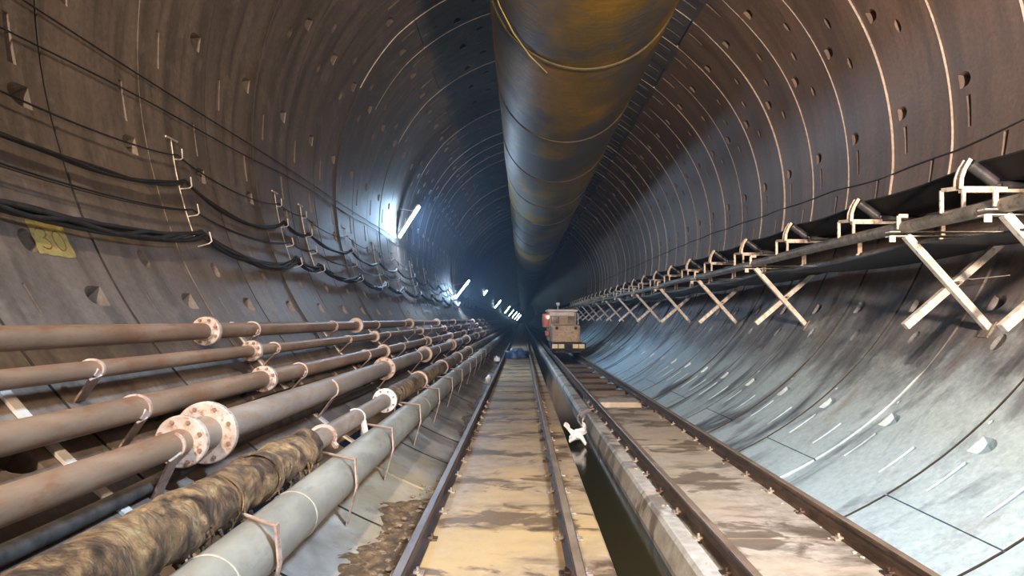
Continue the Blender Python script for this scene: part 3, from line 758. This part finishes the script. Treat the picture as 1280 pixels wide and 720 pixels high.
# carrying belt
def belt_prof(y, u, idl):
    # sag between idlers
    return 0
def belt_mesh(prof, th, y0, y1, ystep, sagf):
    vs = []; ysl = []; y = y0
    while y < y1: ysl.append(y); y += ystep if y < 32 else 4
    n = len(prof)
    for y in ysl:
        s = sagf(y)
        for x, z in prof: vs.append((x, y, z-s))
        for x, z in reversed(prof): vs.append((x, y, z-s-th))
    N2 = 2*n; fs = [(i*N2+k, i*N2+(k+1) % N2, (i+1)*N2+(k+1) % N2, (i+1)*N2+k) for i in range(len(ysl)-1) for k in range(N2)]
    fs += [tuple(reversed(range(N2))), tuple((len(ysl)-1)*N2+k for k in range(N2))]
    m = MB(); m.add(vs, fs); return m
ISP = 1.64; IY0 = 4.97
def sag1(y): u = ((y-IY0)/ISP) % 1.0; return .030*(4*u*(1-u))
belt = empty('conveyor_belt', (3.68, 0, 0), 'endless black rubber conveyor belt along the right wall', 'conveyor belt')
belt_mesh([(3.33-3.68,1.150),(3.36-3.68,1.135),(3.50-3.68,1.035),(3.54-3.68,1.018),(3.82-3.68,1.018),(3.86-3.68,1.035),(4.00-3.68,1.135),(4.03-3.68,1.150)], .012, 1.5, 130, .15, sag1).build('carrying_run', M_belt, belt)
def sag2(y): u = ((y-5.65)/3.35) % 1.0; return .055*(4*u*(1-u))
belt_mesh([(3.25-3.68,.640),(3.45-3.68,.625),(3.68-3.68,.62),(3.9-3.68,.625),(4.06-3.68,.640)], .012, 1.5, 130, .25, sag2).build('return_run', M_beltlow, belt)
# idler frames
def make_idler():
    r = empty('idler_frame', (0,0,0))
    m = MB(); m.bar((-.44, 0, .942-.755), (.44, 0, .942-.755), .05, .045, bev=.004); m.build('base_bar', M_idler, r)
    for s in (-1, 1):
        for dx, dy in ((-.515, .10), (-.43, -.02)):
            m = MB(); m.bar((-s*dx, dy, .03), (-s*dx, dy, .20), .020, .026, bev=.003); m.bar((-s*dx, dy, .03), (-s*dx*.93, dy, .02), .02, .02); m.build('leg', M_idler, r)
        m = MB(); m.bar((s*.515, .10, .20), (s*.42, 0, .20), .03, .03); m.build('top_link', M_tube, r)
        for dy in (-.03, .035):
            m = MB(); P = [(.455, .19), (.450, .27), (.425, .34), (.385, .405)]
            Q = [Vector((s*x, dy+.0, z)) for x, z in P]
            for a, b in zip(Q[:-1], Q[1:]): m.bar(a, b, .028, .012, Vector((0,1,0)))
            m.build('bracket', M_idler, r)
        m = MB(); m.tube([(s*.370, 0, .372), (s*.190, 0, .238)], .042, 16); m.tube([(s*.40, 0, .395), (s*.172, 0, .224)], .012, 8); m.build('wing_roller', M_roller, r)
        m = MB(); m.bar((s*.175, 0, .225), (s*.175, 0, .17), .05, .03); m.build('bearing', M_railr, r)
    m = MB(); m.tube([(-.155, 0, .215), (.155, 0, .215)], .036, 16); m.build('centre_roller', M_roller, r)
    return r
XI = 3.635
def copy_tree(o, parent=None):
    c = o.copy(); COL.objects.link(c); c.parent = parent
    for ch in list(o.children): copy_tree(ch, c)
    return c
idl = make_idler()
nid = 26
kids = None
for i in range(nid):
    y = IY0+ISP*(i-1)
    o = idl if i == 0 else copy_tree(idl)
    o.location = (XI, y, .755)
    o['category'] = 'conveyor roller'; o['group'] = 'roller frames carrying the belt'
    o['label'] = 'cream steel roller frame under the conveyor belt, just outside the right edge of the photo' if i == 0 else 'cream steel roller frame under the conveyor belt, %s from the right edge' % ORD[i-1]
# X supports
def make_support():
    r = empty('conveyor_support', (0,0,0))
    m = MB(); zb = .69; xw = XC+math.sqrt(R*R-(zb-ZC)**2)
    m.bar((3.03, 0, zb+.030), (xw+.02, 0, zb+.030), .008, .075, Vector((0,1,0)))
    m.bar((3.03, -.004, zb-.006), (xw+.02, -.004, zb-.006), .085, .008, Vector((0,0,1)))
    m.box((3.05, -.036, zb-.03), (.05, .008, .05)); m.build('cross_beam', M_white, r)
    zf = -.06; xf = XC+math.sqrt(R*R-(zf-ZC)**2)
    m = MB(); m.bar((3.17, -.02, zb), (xf-.02, -.02, zf-.02), .058, .058, Vector((0,1,0)), .004); m.build('leg', M_white, r)
    m = MB(); m.bar((4.06, .045, zb), (3.20, .045, zf+.0), .062, .062, Vector((0,1,0)), .004); m.build('leg', M_white, r)
    m = MB(); m.box((xf-.03, -.02, zf-.03), (.15, .12, .03), Matrix.Rotation(math.radians(-58), 3, 'Y')); m.build('foot_plate', M_tube, r)
    m = MB(); m.tube([(3.60, -.06, .30), (3.60, .09, .30)], .014, 8); m.build('pivot_bolt', M_tube, r)
    for dx in (0,):
        m = MB(); m.bar((XS-.045, -.03, zb+.05), (XS-.045, -.03, zb+.16), .014, .03); m.bar((XS-.045,-.03,zb+.16),(XS+.03,-.03,zb+.16),.03,.012,Vector((0,1,0))); m.build('stringer_clamp', M_idler, r)
    return r
sup = make_support()
SY = [4.50, 5.65, 9.28, 12.25, 15.6, 18.9, 22.4, 25.8, 29.2, 32.6, 36, 39.5, 43, 47, 51]
for i, y in enumerate(SY):
    o = sup if i == 0 else copy_tree(sup)
    o.location = (0, y, 0); o['category'] = 'conveyor support'; o['group'] = 'crossed steel supports under the conveyor'
    o['label'] = 'white crossed-leg steel support under the conveyor, %s from the right edge' % ORD[i]
# light wire under the conveyor
m = MB(); m.tube([wallpt(1168,345,.3), wallpt(1215,349,.2), wallpt(1262,344,.15)], .004, 5)
tag(m.build('thin_wire', M_bar), 'thin pale wire strung behind the large white crossed support', 'wire')

# ---------------------------------------------------------------- lamps on the left wall
def lamp(a, b, label, mat, power, far=False, wire=True, aim=None):
    a = Vector(a); b = Vector(b); c = (a+b)/2; d = (b-a).normalized()
    root = empty('tube_lamp', c, label, 'lamp', 'tube lamps on the left wall')
    m = MB(); inward = Vector((1,0,-.2)); inward = (inward-d*inward.dot(d)).normalized()
    m.tube([a-c+inward*.03, b-c+inward*.03], .032 if not far else .08, 12); m.build('light_tube', mat, root)
    m = MB(); m.bar(a-c-inward*.025, b-c-inward*.025, .09, .045, inward, .006)
    m.box(a-c, (.06,.06,.06)); m.box(b-c, (.06,.06,.06)); m.build('housing', M_fix, root)
    # bracket arms back to the wall
    for t in (.08, .8):
        p = a.lerp(b, t); ph = math.degrees(math.atan2(p.x-XC, p.z-ZC)); w = cyl(ph, p.y, -.01)
        m = MB(); m.bar(p-c-inward*.03, w-c, .03, .012); m.build('bracket', M_fix, root)
    if power:
        L = bpy.data.lights.new('tube_light', 'AREA'); L.shape = 'RECTANGLE'; L.size = (b-a).length; L.size_y = .07; L.energy = power; L.color = (.56,.76,1.0)
        if aim: L.spread = math.radians(95)
        lo = bpy.data.objects.new('tube_light', L); COL.objects.link(lo); lo.parent = root
        if aim: inward = Vector(aim); inward = (inward-d*inward.dot(d)).normalized()
        zax = -inward; xax = d; yax = zax.cross(xax)
        lo.matrix_local = Matrix((xax, yax, zax)).transposed().to_4x4(); lo.location = inward*.06
    return root
def px3(px, py, y): return Vector(((px-VX)*y/F, y, (VY-py)*y/F))
lamp(px3(498,296,18.7), px3(523,257,18.7), 'largest glowing white tube lamp on the left wall', M_lamp, 260)
lamp(px3(570,371,33.2), px3(586,350,33.2), 'glowing tube lamp second along the left wall, above the pipes', M_lamp, 180)
FL = [(606,366,62,.6),(622,380,84,1.2),(634,387,112,1.4),(639,391,138,1.6),(643,393.5,160,1.8),(646,395.5,185,2.0),(648.5,397,215,2.2)]
for i, (px, py, y, L) in enumerate(FL):
    c = px3(px, py, y); v = Vector((.62, 0, .78))*L/2
    lamp(c-v, c+v, 'far tube lamp on the left wall, %s beyond the two big ones' % ORD[i], M_lampfar, 25, True)
lamp((-3.30,-8.0,1.75), (-2.72,-8.0,2.62), 'tube lamp on the left wall behind the camera, outside the photo', M_lamp, 300)
lamp((3.30,0.4,3.9), (2.72,0.4,4.6), 'added cold fill tube high on the right wall beside the camera, outside the photo', M_filltube, 270, aim=(-.12,.42,-1))  # added unseen fill: throws cold light down on the lower right wall

# ---------------------------------------------------------------- locomotive on the right track
yl = 24.3
loc = empty('mine_locomotive', (1.66, yl, -H+.122), 'small tan battery locomotive with cream bumper standing on the right track', 'locomotive')
def lp(name, mat, fn, parent=loc):
    m = MB(); fn(m); return m.build(name, mat, parent)
lp('underframe', M_dark, lambda m: (m.box((0, 2.3, .34), (1.05, 4.4, .26), None, .02), m.box((0, .25, .20), (.9, .3, .2))))
bb = lp('bumper_beam', M_dark, lambda m: (m.box((0, .05, .33), (1.26, .10, .26), None, .015)))
for sx in (-.47, -.24, .26, .48): lp('bumper_plate', M_locoy, lambda m: m.box((sx, -.02, .335), (.20, .04, .15), None, .008), bb)
lp('coupler', M_dark, lambda m: (m.box((.01, -.10, .27), (.18, .26, .20), None, .03), m.tube([(.01, -.24, .17), (.01, -.24, .38)], .03, 10)))
hood = lp('hood', M_loco, lambda m: (m.box((-.06, 1.1, .78), (1.02, 1.9, .62), None, .05), m.box((-.06, .14, .66), (.84, .06, .36), None, .01)))
lp('hood_vent', M_dark, lambda m: [m.box((-.16, .145, .62+.03*k), (.22, .02, .012)) for k in range(3)], hood)
for sx in (-.40, .28): lp('headlamp', M_dark, lambda m: (m.tube([(sx, .10, .98), (sx, .2, .98)], .06, 14)), hood)
cab = lp('cab', M_loco, lambda m: (m.box((-.08, 3.0, 1.02), (1.08, 1.8, 1.15), None, .03)))
lp('cab_roof', M_locow, lambda m: (m.box((-.08, 2.95, 1.63), (1.18, 2.0, .10), None, .04), m.box((-.10, 2.06, 1.50), (.95, .06, .14), None, .01)), cab)
lp('cab_window', M_glass, lambda m: m.box((-.36, 2.09, 1.27), (.30, .04, .26), None, .01), cab)
lp('cab_window', M_glass, lambda m: m.box((.26, 2.09, 1.27), (.26, .04, .26), None, .01), cab)
lp('side_panel', M_locor, lambda m: (m.box((-.72, 2.6, 1.25), (.22, .9, .55), None, .04), m.box((-.66, 2.3, .75), (.16, .5, .2), None, .03)), cab)
lp('marker_lamp', M_head, lambda m: m.tube([(-.64, 2.10, 1.38), (-.64, 2.2, 1.38)], .055, 12), cab)
lp('handrail', M_locow, lambda m: m.tube([(.52, 2.0, .6), (.52, 2.0, 1.5), (.50, 2.3, 1.55)], .018, 8), cab)
lp('lamp_post', M_fix, lambda m: (m.tube([(-.22, 2.8, 1.66), (-.22, 2.8, 1.86)], .02, 8), m.box((-.22, 2.75, 1.90), (.14, .12, .12), None, .02)), cab)
for y in (.8, 1.9, 3.6):
    for sx in (-.45, .45): lp('wheel', M_dark, lambda m: (m.tube([(sx-.05, y, .17), (sx+.05, y, .17)], .17, 20), m.tube([(sx+(.05 if sx<0 else -.05), y, .17), (sx+(.07 if sx<0 else -.07), y, .17)], .19, 20)))

# ---------------------------------------------------------------- bits lying about
# twisted white plastic across the channel
m = MB()
def cl(*q): return [px3(a, b, y) for a, b, y in q]
y8 = 8.75
m.tube(cl((707,527,y8),(709,534,y8),(716,541,y8-.02),(722,546,y8-.05),(727,551,y8-.05),(731,558,y8-.05)), [.03,.035,.045,.05,.035,.028], 9)
m.tube(cl((713,552,y8-.1),(716,547,y8-.05),(723,542,y8),(730,538,y8),(732,532,y8+.05),(728,527,y8+.1)), [.025,.04,.05,.045,.035,.025], 9)
ob = m.build('plastic_sheet', M_cloth)
rg = random.Random(2)
cz = sum((v.co for v in ob.data.vertices), Vector())/len(ob.data.vertices)
for v in ob.data.vertices:
    q = v.co.copy(); v.co.z = cz.z+(q.z-cz.z)*.8
    v.co += Vector((.022*math.sin(q.z*70+q.y*30), .02*math.sin(q.x*60), .020*math.sin(q.x*85+q.y*40)))+Vector([rg.uniform(-.007, .007) for _ in range(3)])
for q in ob.data.polygons: q.use_smooth = False
tag(ob, 'twisted white plastic sheeting hanging over the drain channel', 'plastic sheet')
P = cl((742,511,10.3),(734,513,10.2),(726,516,10.1),(722,521,9.9),(723,527,9.7),(728,533,9.3),(733,540,9.0))
m = MB(); m.tube(P, .012, 8); tag(m.build('rubber_hose', M_clamp), 'thin pinkish hose looping off the end of the pale kerb', 'hose')
# mud and rubble against the left rail
def mud(y0, y1, xa, xb, hmax, seed):
    rg = random.Random(seed); nx, ny = 22, int((y1-y0)/.035); vs = []
    ph = [rg.uniform(0, 6) for _ in range(8)]
    for j in range(ny+1):
        y = y0+(y1-y0)*j/ny; e = math.sin(PI*j/ny)**.5
        for i in range(nx+1):
            u = i/nx; xl = xb-(xb-xa)*(.55+.45*math.sin(y*3.1+ph[0])*math.sin(y*1.3+ph[1]))*e
            x = xl+(xb-xl)*u
            zf = ZC-math.sqrt(R*R-(x-XC)**2)
            h = e*(u**1.3)*hmax*(.75+.25*math.sin(y*9+ph[2])*math.sin(x*17+ph[3]))+.018*e*math.sin(y*31+ph[4])*math.sin(x*41+ph[5])*math.sin(PI*u)+rg.uniform(0,.010)*e
            vs.append((x, y, zf-.006+max(0, h)))
    fs = [(j*(nx+1)+i, j*(nx+1)+i+1, (j+1)*(nx+1)+i+1, (j+1)*(nx+1)+i) for j in range(ny) for i in range(nx)]
    return vs, fs
vs, fs = mud(3.0, 6.7, -1.22, -.715, .15, 3)
m = MB(); m.add(vs, fs, True); tag(m.build('mud_bank', M_mud), 'brown mud and grit banked against the left rail in the gutter', 'mud', kind='stuff')
vs, fs = mud(8.6, 14.5, -1.05, -.715, .16, 8)
m = MB(); m.add(vs, fs, True); tag(m.build('mud_bank', M_mud), 'dark mud further along the gutter beside the left rail', 'mud', kind='stuff')
def stone_mesh(seed):
    rg = random.Random(seed); bm = bmesh.new(); bmesh.ops.create_icosphere(bm, subdivisions=2, radius=1)
    for v in bm.verts:
        v.co *= 1+rg.uniform(-.22, .18); v.co.z *= .6
    me = bpy.data.meshes.new('stone'); bm.to_mesh(me); bm.free(); me.materials.append(M_stone); return me
SM = [stone_mesh(q) for q in range(5)]
SMP = [q.copy() for q in SM]
for q in SMP: q.materials.clear(); q.materials.append(M_gro)
rg = random.Random(12)
for k in range(46):
    y = 3.2+3.2*rg.random()**1.2; x = -.735-abs(rg.gauss(0, .08)); s = rg.uniform(.007, .022)
    o = bpy.data.objects.new('stone', SM[k % 5]); COL.objects.link(o)
    zf = ZC-math.sqrt(R*R-(x-XC)**2); zz = zf+.145*max(0, 1-(-.715-x)/.35)*math.sin(PI*min(1,max(0,(y-3.0)/3.7)))**.5
    o.location = (x, y, zz); o.scale = (s*rg.uniform(.8,1.5), s*rg.uniform(.8,1.5), s); o.rotation_euler = (0, 0, rg.uniform(0, 6))
    tag(o, 'small brown stone in the mud beside the left rail', 'stone', 'loose stones beside the left rail')
rg = random.Random(31)
for k in range(44):
    xr = rg.choice([1.197, 1.197, 2.10, 2.10]); y = 3.0+8*rg.random()**1.5; x = xr+(rg.choice([-1,1]) if xr < 2 else -1)*rg.uniform(.062, .13); sz = rg.uniform(.005, .016)
    if x < 1.17: z = -H-.03 if x > 1.12 else -H+.008
    else: z = -H
    o = bpy.data.objects.new('stone', SMP[k % 5]); COL.objects.link(o); o.location = (x, y, z+sz*.35); o.scale = (sz*rg.uniform(.8,1.6), sz*rg.uniform(.8,1.6), sz); o.rotation_euler = (0, 0, rg.uniform(0, 6))
    tag(o, 'small pale concrete crumb beside a rail of the right track', 'stone', 'concrete crumbs beside the right rails')
# blue tarpaulin and rags further along the left track
def rag(name, c, size, mat, label, seed, cat):
    rg = random.Random(seed); bm = bmesh.new(); bmesh.ops.create_icosphere(bm, subdivisions=3, radius=1)
    for v in bm.verts:
        n = v.co.normalized(); k = 1+.22*math.sin(5*n.x+seed)*math.sin(6*n.y)+.16*math.sin(11*n.z+7*n.x+seed)+rg.uniform(-.04,.04)
        v.co = Vector((n.x*size[0]*k, n.y*size[1]*k, max(-.25, n.z)*size[2]*k))
    me = bpy.data.meshes.new(name); bm.to_mesh(me); bm.free(); me.materials.append(mat)
    for q in me.polygons: q.use_smooth = True
    o = bpy.data.objects.new(name, me); COL.objects.link(o); o.location = c; return tag(o, label, cat)
rag('crumpled_tarp', (-.18, 25.0, -H+.07), (.42,.7,.26), M_blue, 'crumpled dark blue tarpaulin lying across the left track', 3, 'tarpaulin')
rag('plastic_bag', (-.86, 24.0, -H-.02), (.14,.3,.14), M_cloth, 'white plastic bag beside the left rail, left of the blue tarpaulin', 5, 'bag')
rag('plastic_bag', (-.80, 16.5, -H-.10), (.07,.15,.16), M_cloth, 'small white plastic bag in the gutter against the left rail, nearer than the tarpaulin', 9, 'bag')
# ---------------------------------------------------------------- further light: added warm fill lamps, unseen, behind the camera
def spotlamp(loc, energy, col, size, label, aim, spread=180, stand=False):
    root = empty('fill_lamp', loc, label, 'lamp')
    d = (Vector(aim)-Vector(loc)).normalized()
    m = MB(); m.tube([-d*.16, Vector((0,0,0))-d*.02], [.06, size*.5], 20); m.build('lamp_shell', M_dark, root)
    p = Vector(loc); rad = Vector((p.x-XC, 0, p.z-ZC)).normalized(); w = Vector((XC, p.y, ZC))+rad*(R+.01)
    if stand:
        m = MB(); m.tube([-d*.12, Vector((-d.x*.12, -d.y*.12, -H-p.z))], .02, 10); m.build('stand_pole', M_dark, root)
        for a in (0, 2.1, 4.2):
            m = MB(); m.tube([Vector((-d.x*.12, -d.y*.12, -H-p.z+.35)), Vector((-d.x*.12+.4*math.cos(a), -d.y*.12+.4*math.sin(a), -H-p.z+.01))], .012, 8); m.build('leg', M_dark, root)
    else:
        m = MB(); m.bar(-d*.14, w-p, .03, .03); m.build('bracket', M_dark, root)
    L = bpy.data.lights.new('fill_light', 'AREA'); L.shape = 'DISK'; L.size = size; L.energy = energy; L.color = col; L.spread = math.radians(spread)
    lo = bpy.data.objects.new('fill_light', L); COL.objects.link(lo); lo.parent = root
    lo.rotation_euler = d.to_track_quat('-Z', 'Y').to_euler(); lo.location = d*.01
spotlamp((-1.9, -3.0, 4.7), 820, (1.0,.78,.56), .4, 'added warm fill lamp high on the left behind the camera, outside the photo', (.2, 8, -.2))  # added fill from high behind the lens, bracket included
spotlamp((1.62, -2.6, 1.0), 560, (1.0,.74,.56), .4, 'added warm fill lamp on a stand behind the camera, outside the photo', (4.4, 7.5, 2.9), 105, True)  # added fill for the upper right wall, stand included

# thin dust and damp in the air
def add_haze():
    m = bpy.data.materials.new('tunnel_haze'); m.use_nodes = True; nt = m.node_tree; nt.nodes.clear()
    out = nt.nodes.new('ShaderNodeOutputMaterial'); v = nt.nodes.new('ShaderNodeVolumeScatter')
    v.inputs['Density'].default_value = .0040; v.inputs['Anisotropy'].default_value = .72; v.inputs['Color'].default_value = (.50,.70,1.0,1)
    nt.links.new(v.outputs[0], out.inputs['Volume'])
    q = MB(); q.box((.6, 112, 2.2), (7.0, 216, 7.0)); o = q.build('haze', m); tag(o, 'thin bluish haze filling the tunnel', 'haze', kind='stuff')
add_haze()
w = bpy.data.worlds.new('world'); sc.world = w; w.use_nodes = True
w.node_tree.nodes['Background'].inputs[0].default_value = (.02,.03,.06,1); w.node_tree.nodes['Background'].inputs[1].default_value = .3

cam = bpy.data.cameras.new('camera'); co = bpy.data.objects.new('camera', cam); COL.objects.link(co)
co.location = (0,0,0); co.rotation_euler = (PI/2, 0, 0)
cam.sensor_width = 36; cam.lens = 36*F/1280; cam.shift_x = -(VX-640)/1280; cam.shift_y = (VY-360)/1280
cam.clip_start = .05; cam.clip_end = 400
sc.camera = co
for o in list(COL.objects):
    if o.parent is None: o.location.z += H
sc.view_settings.view_transform = 'Standard'; sc.view_settings.look = 'None'; sc.view_settings.gamma = 1
sc.view_settings.use_curve_mapping = False
sc.view_settings.exposure = 0.52
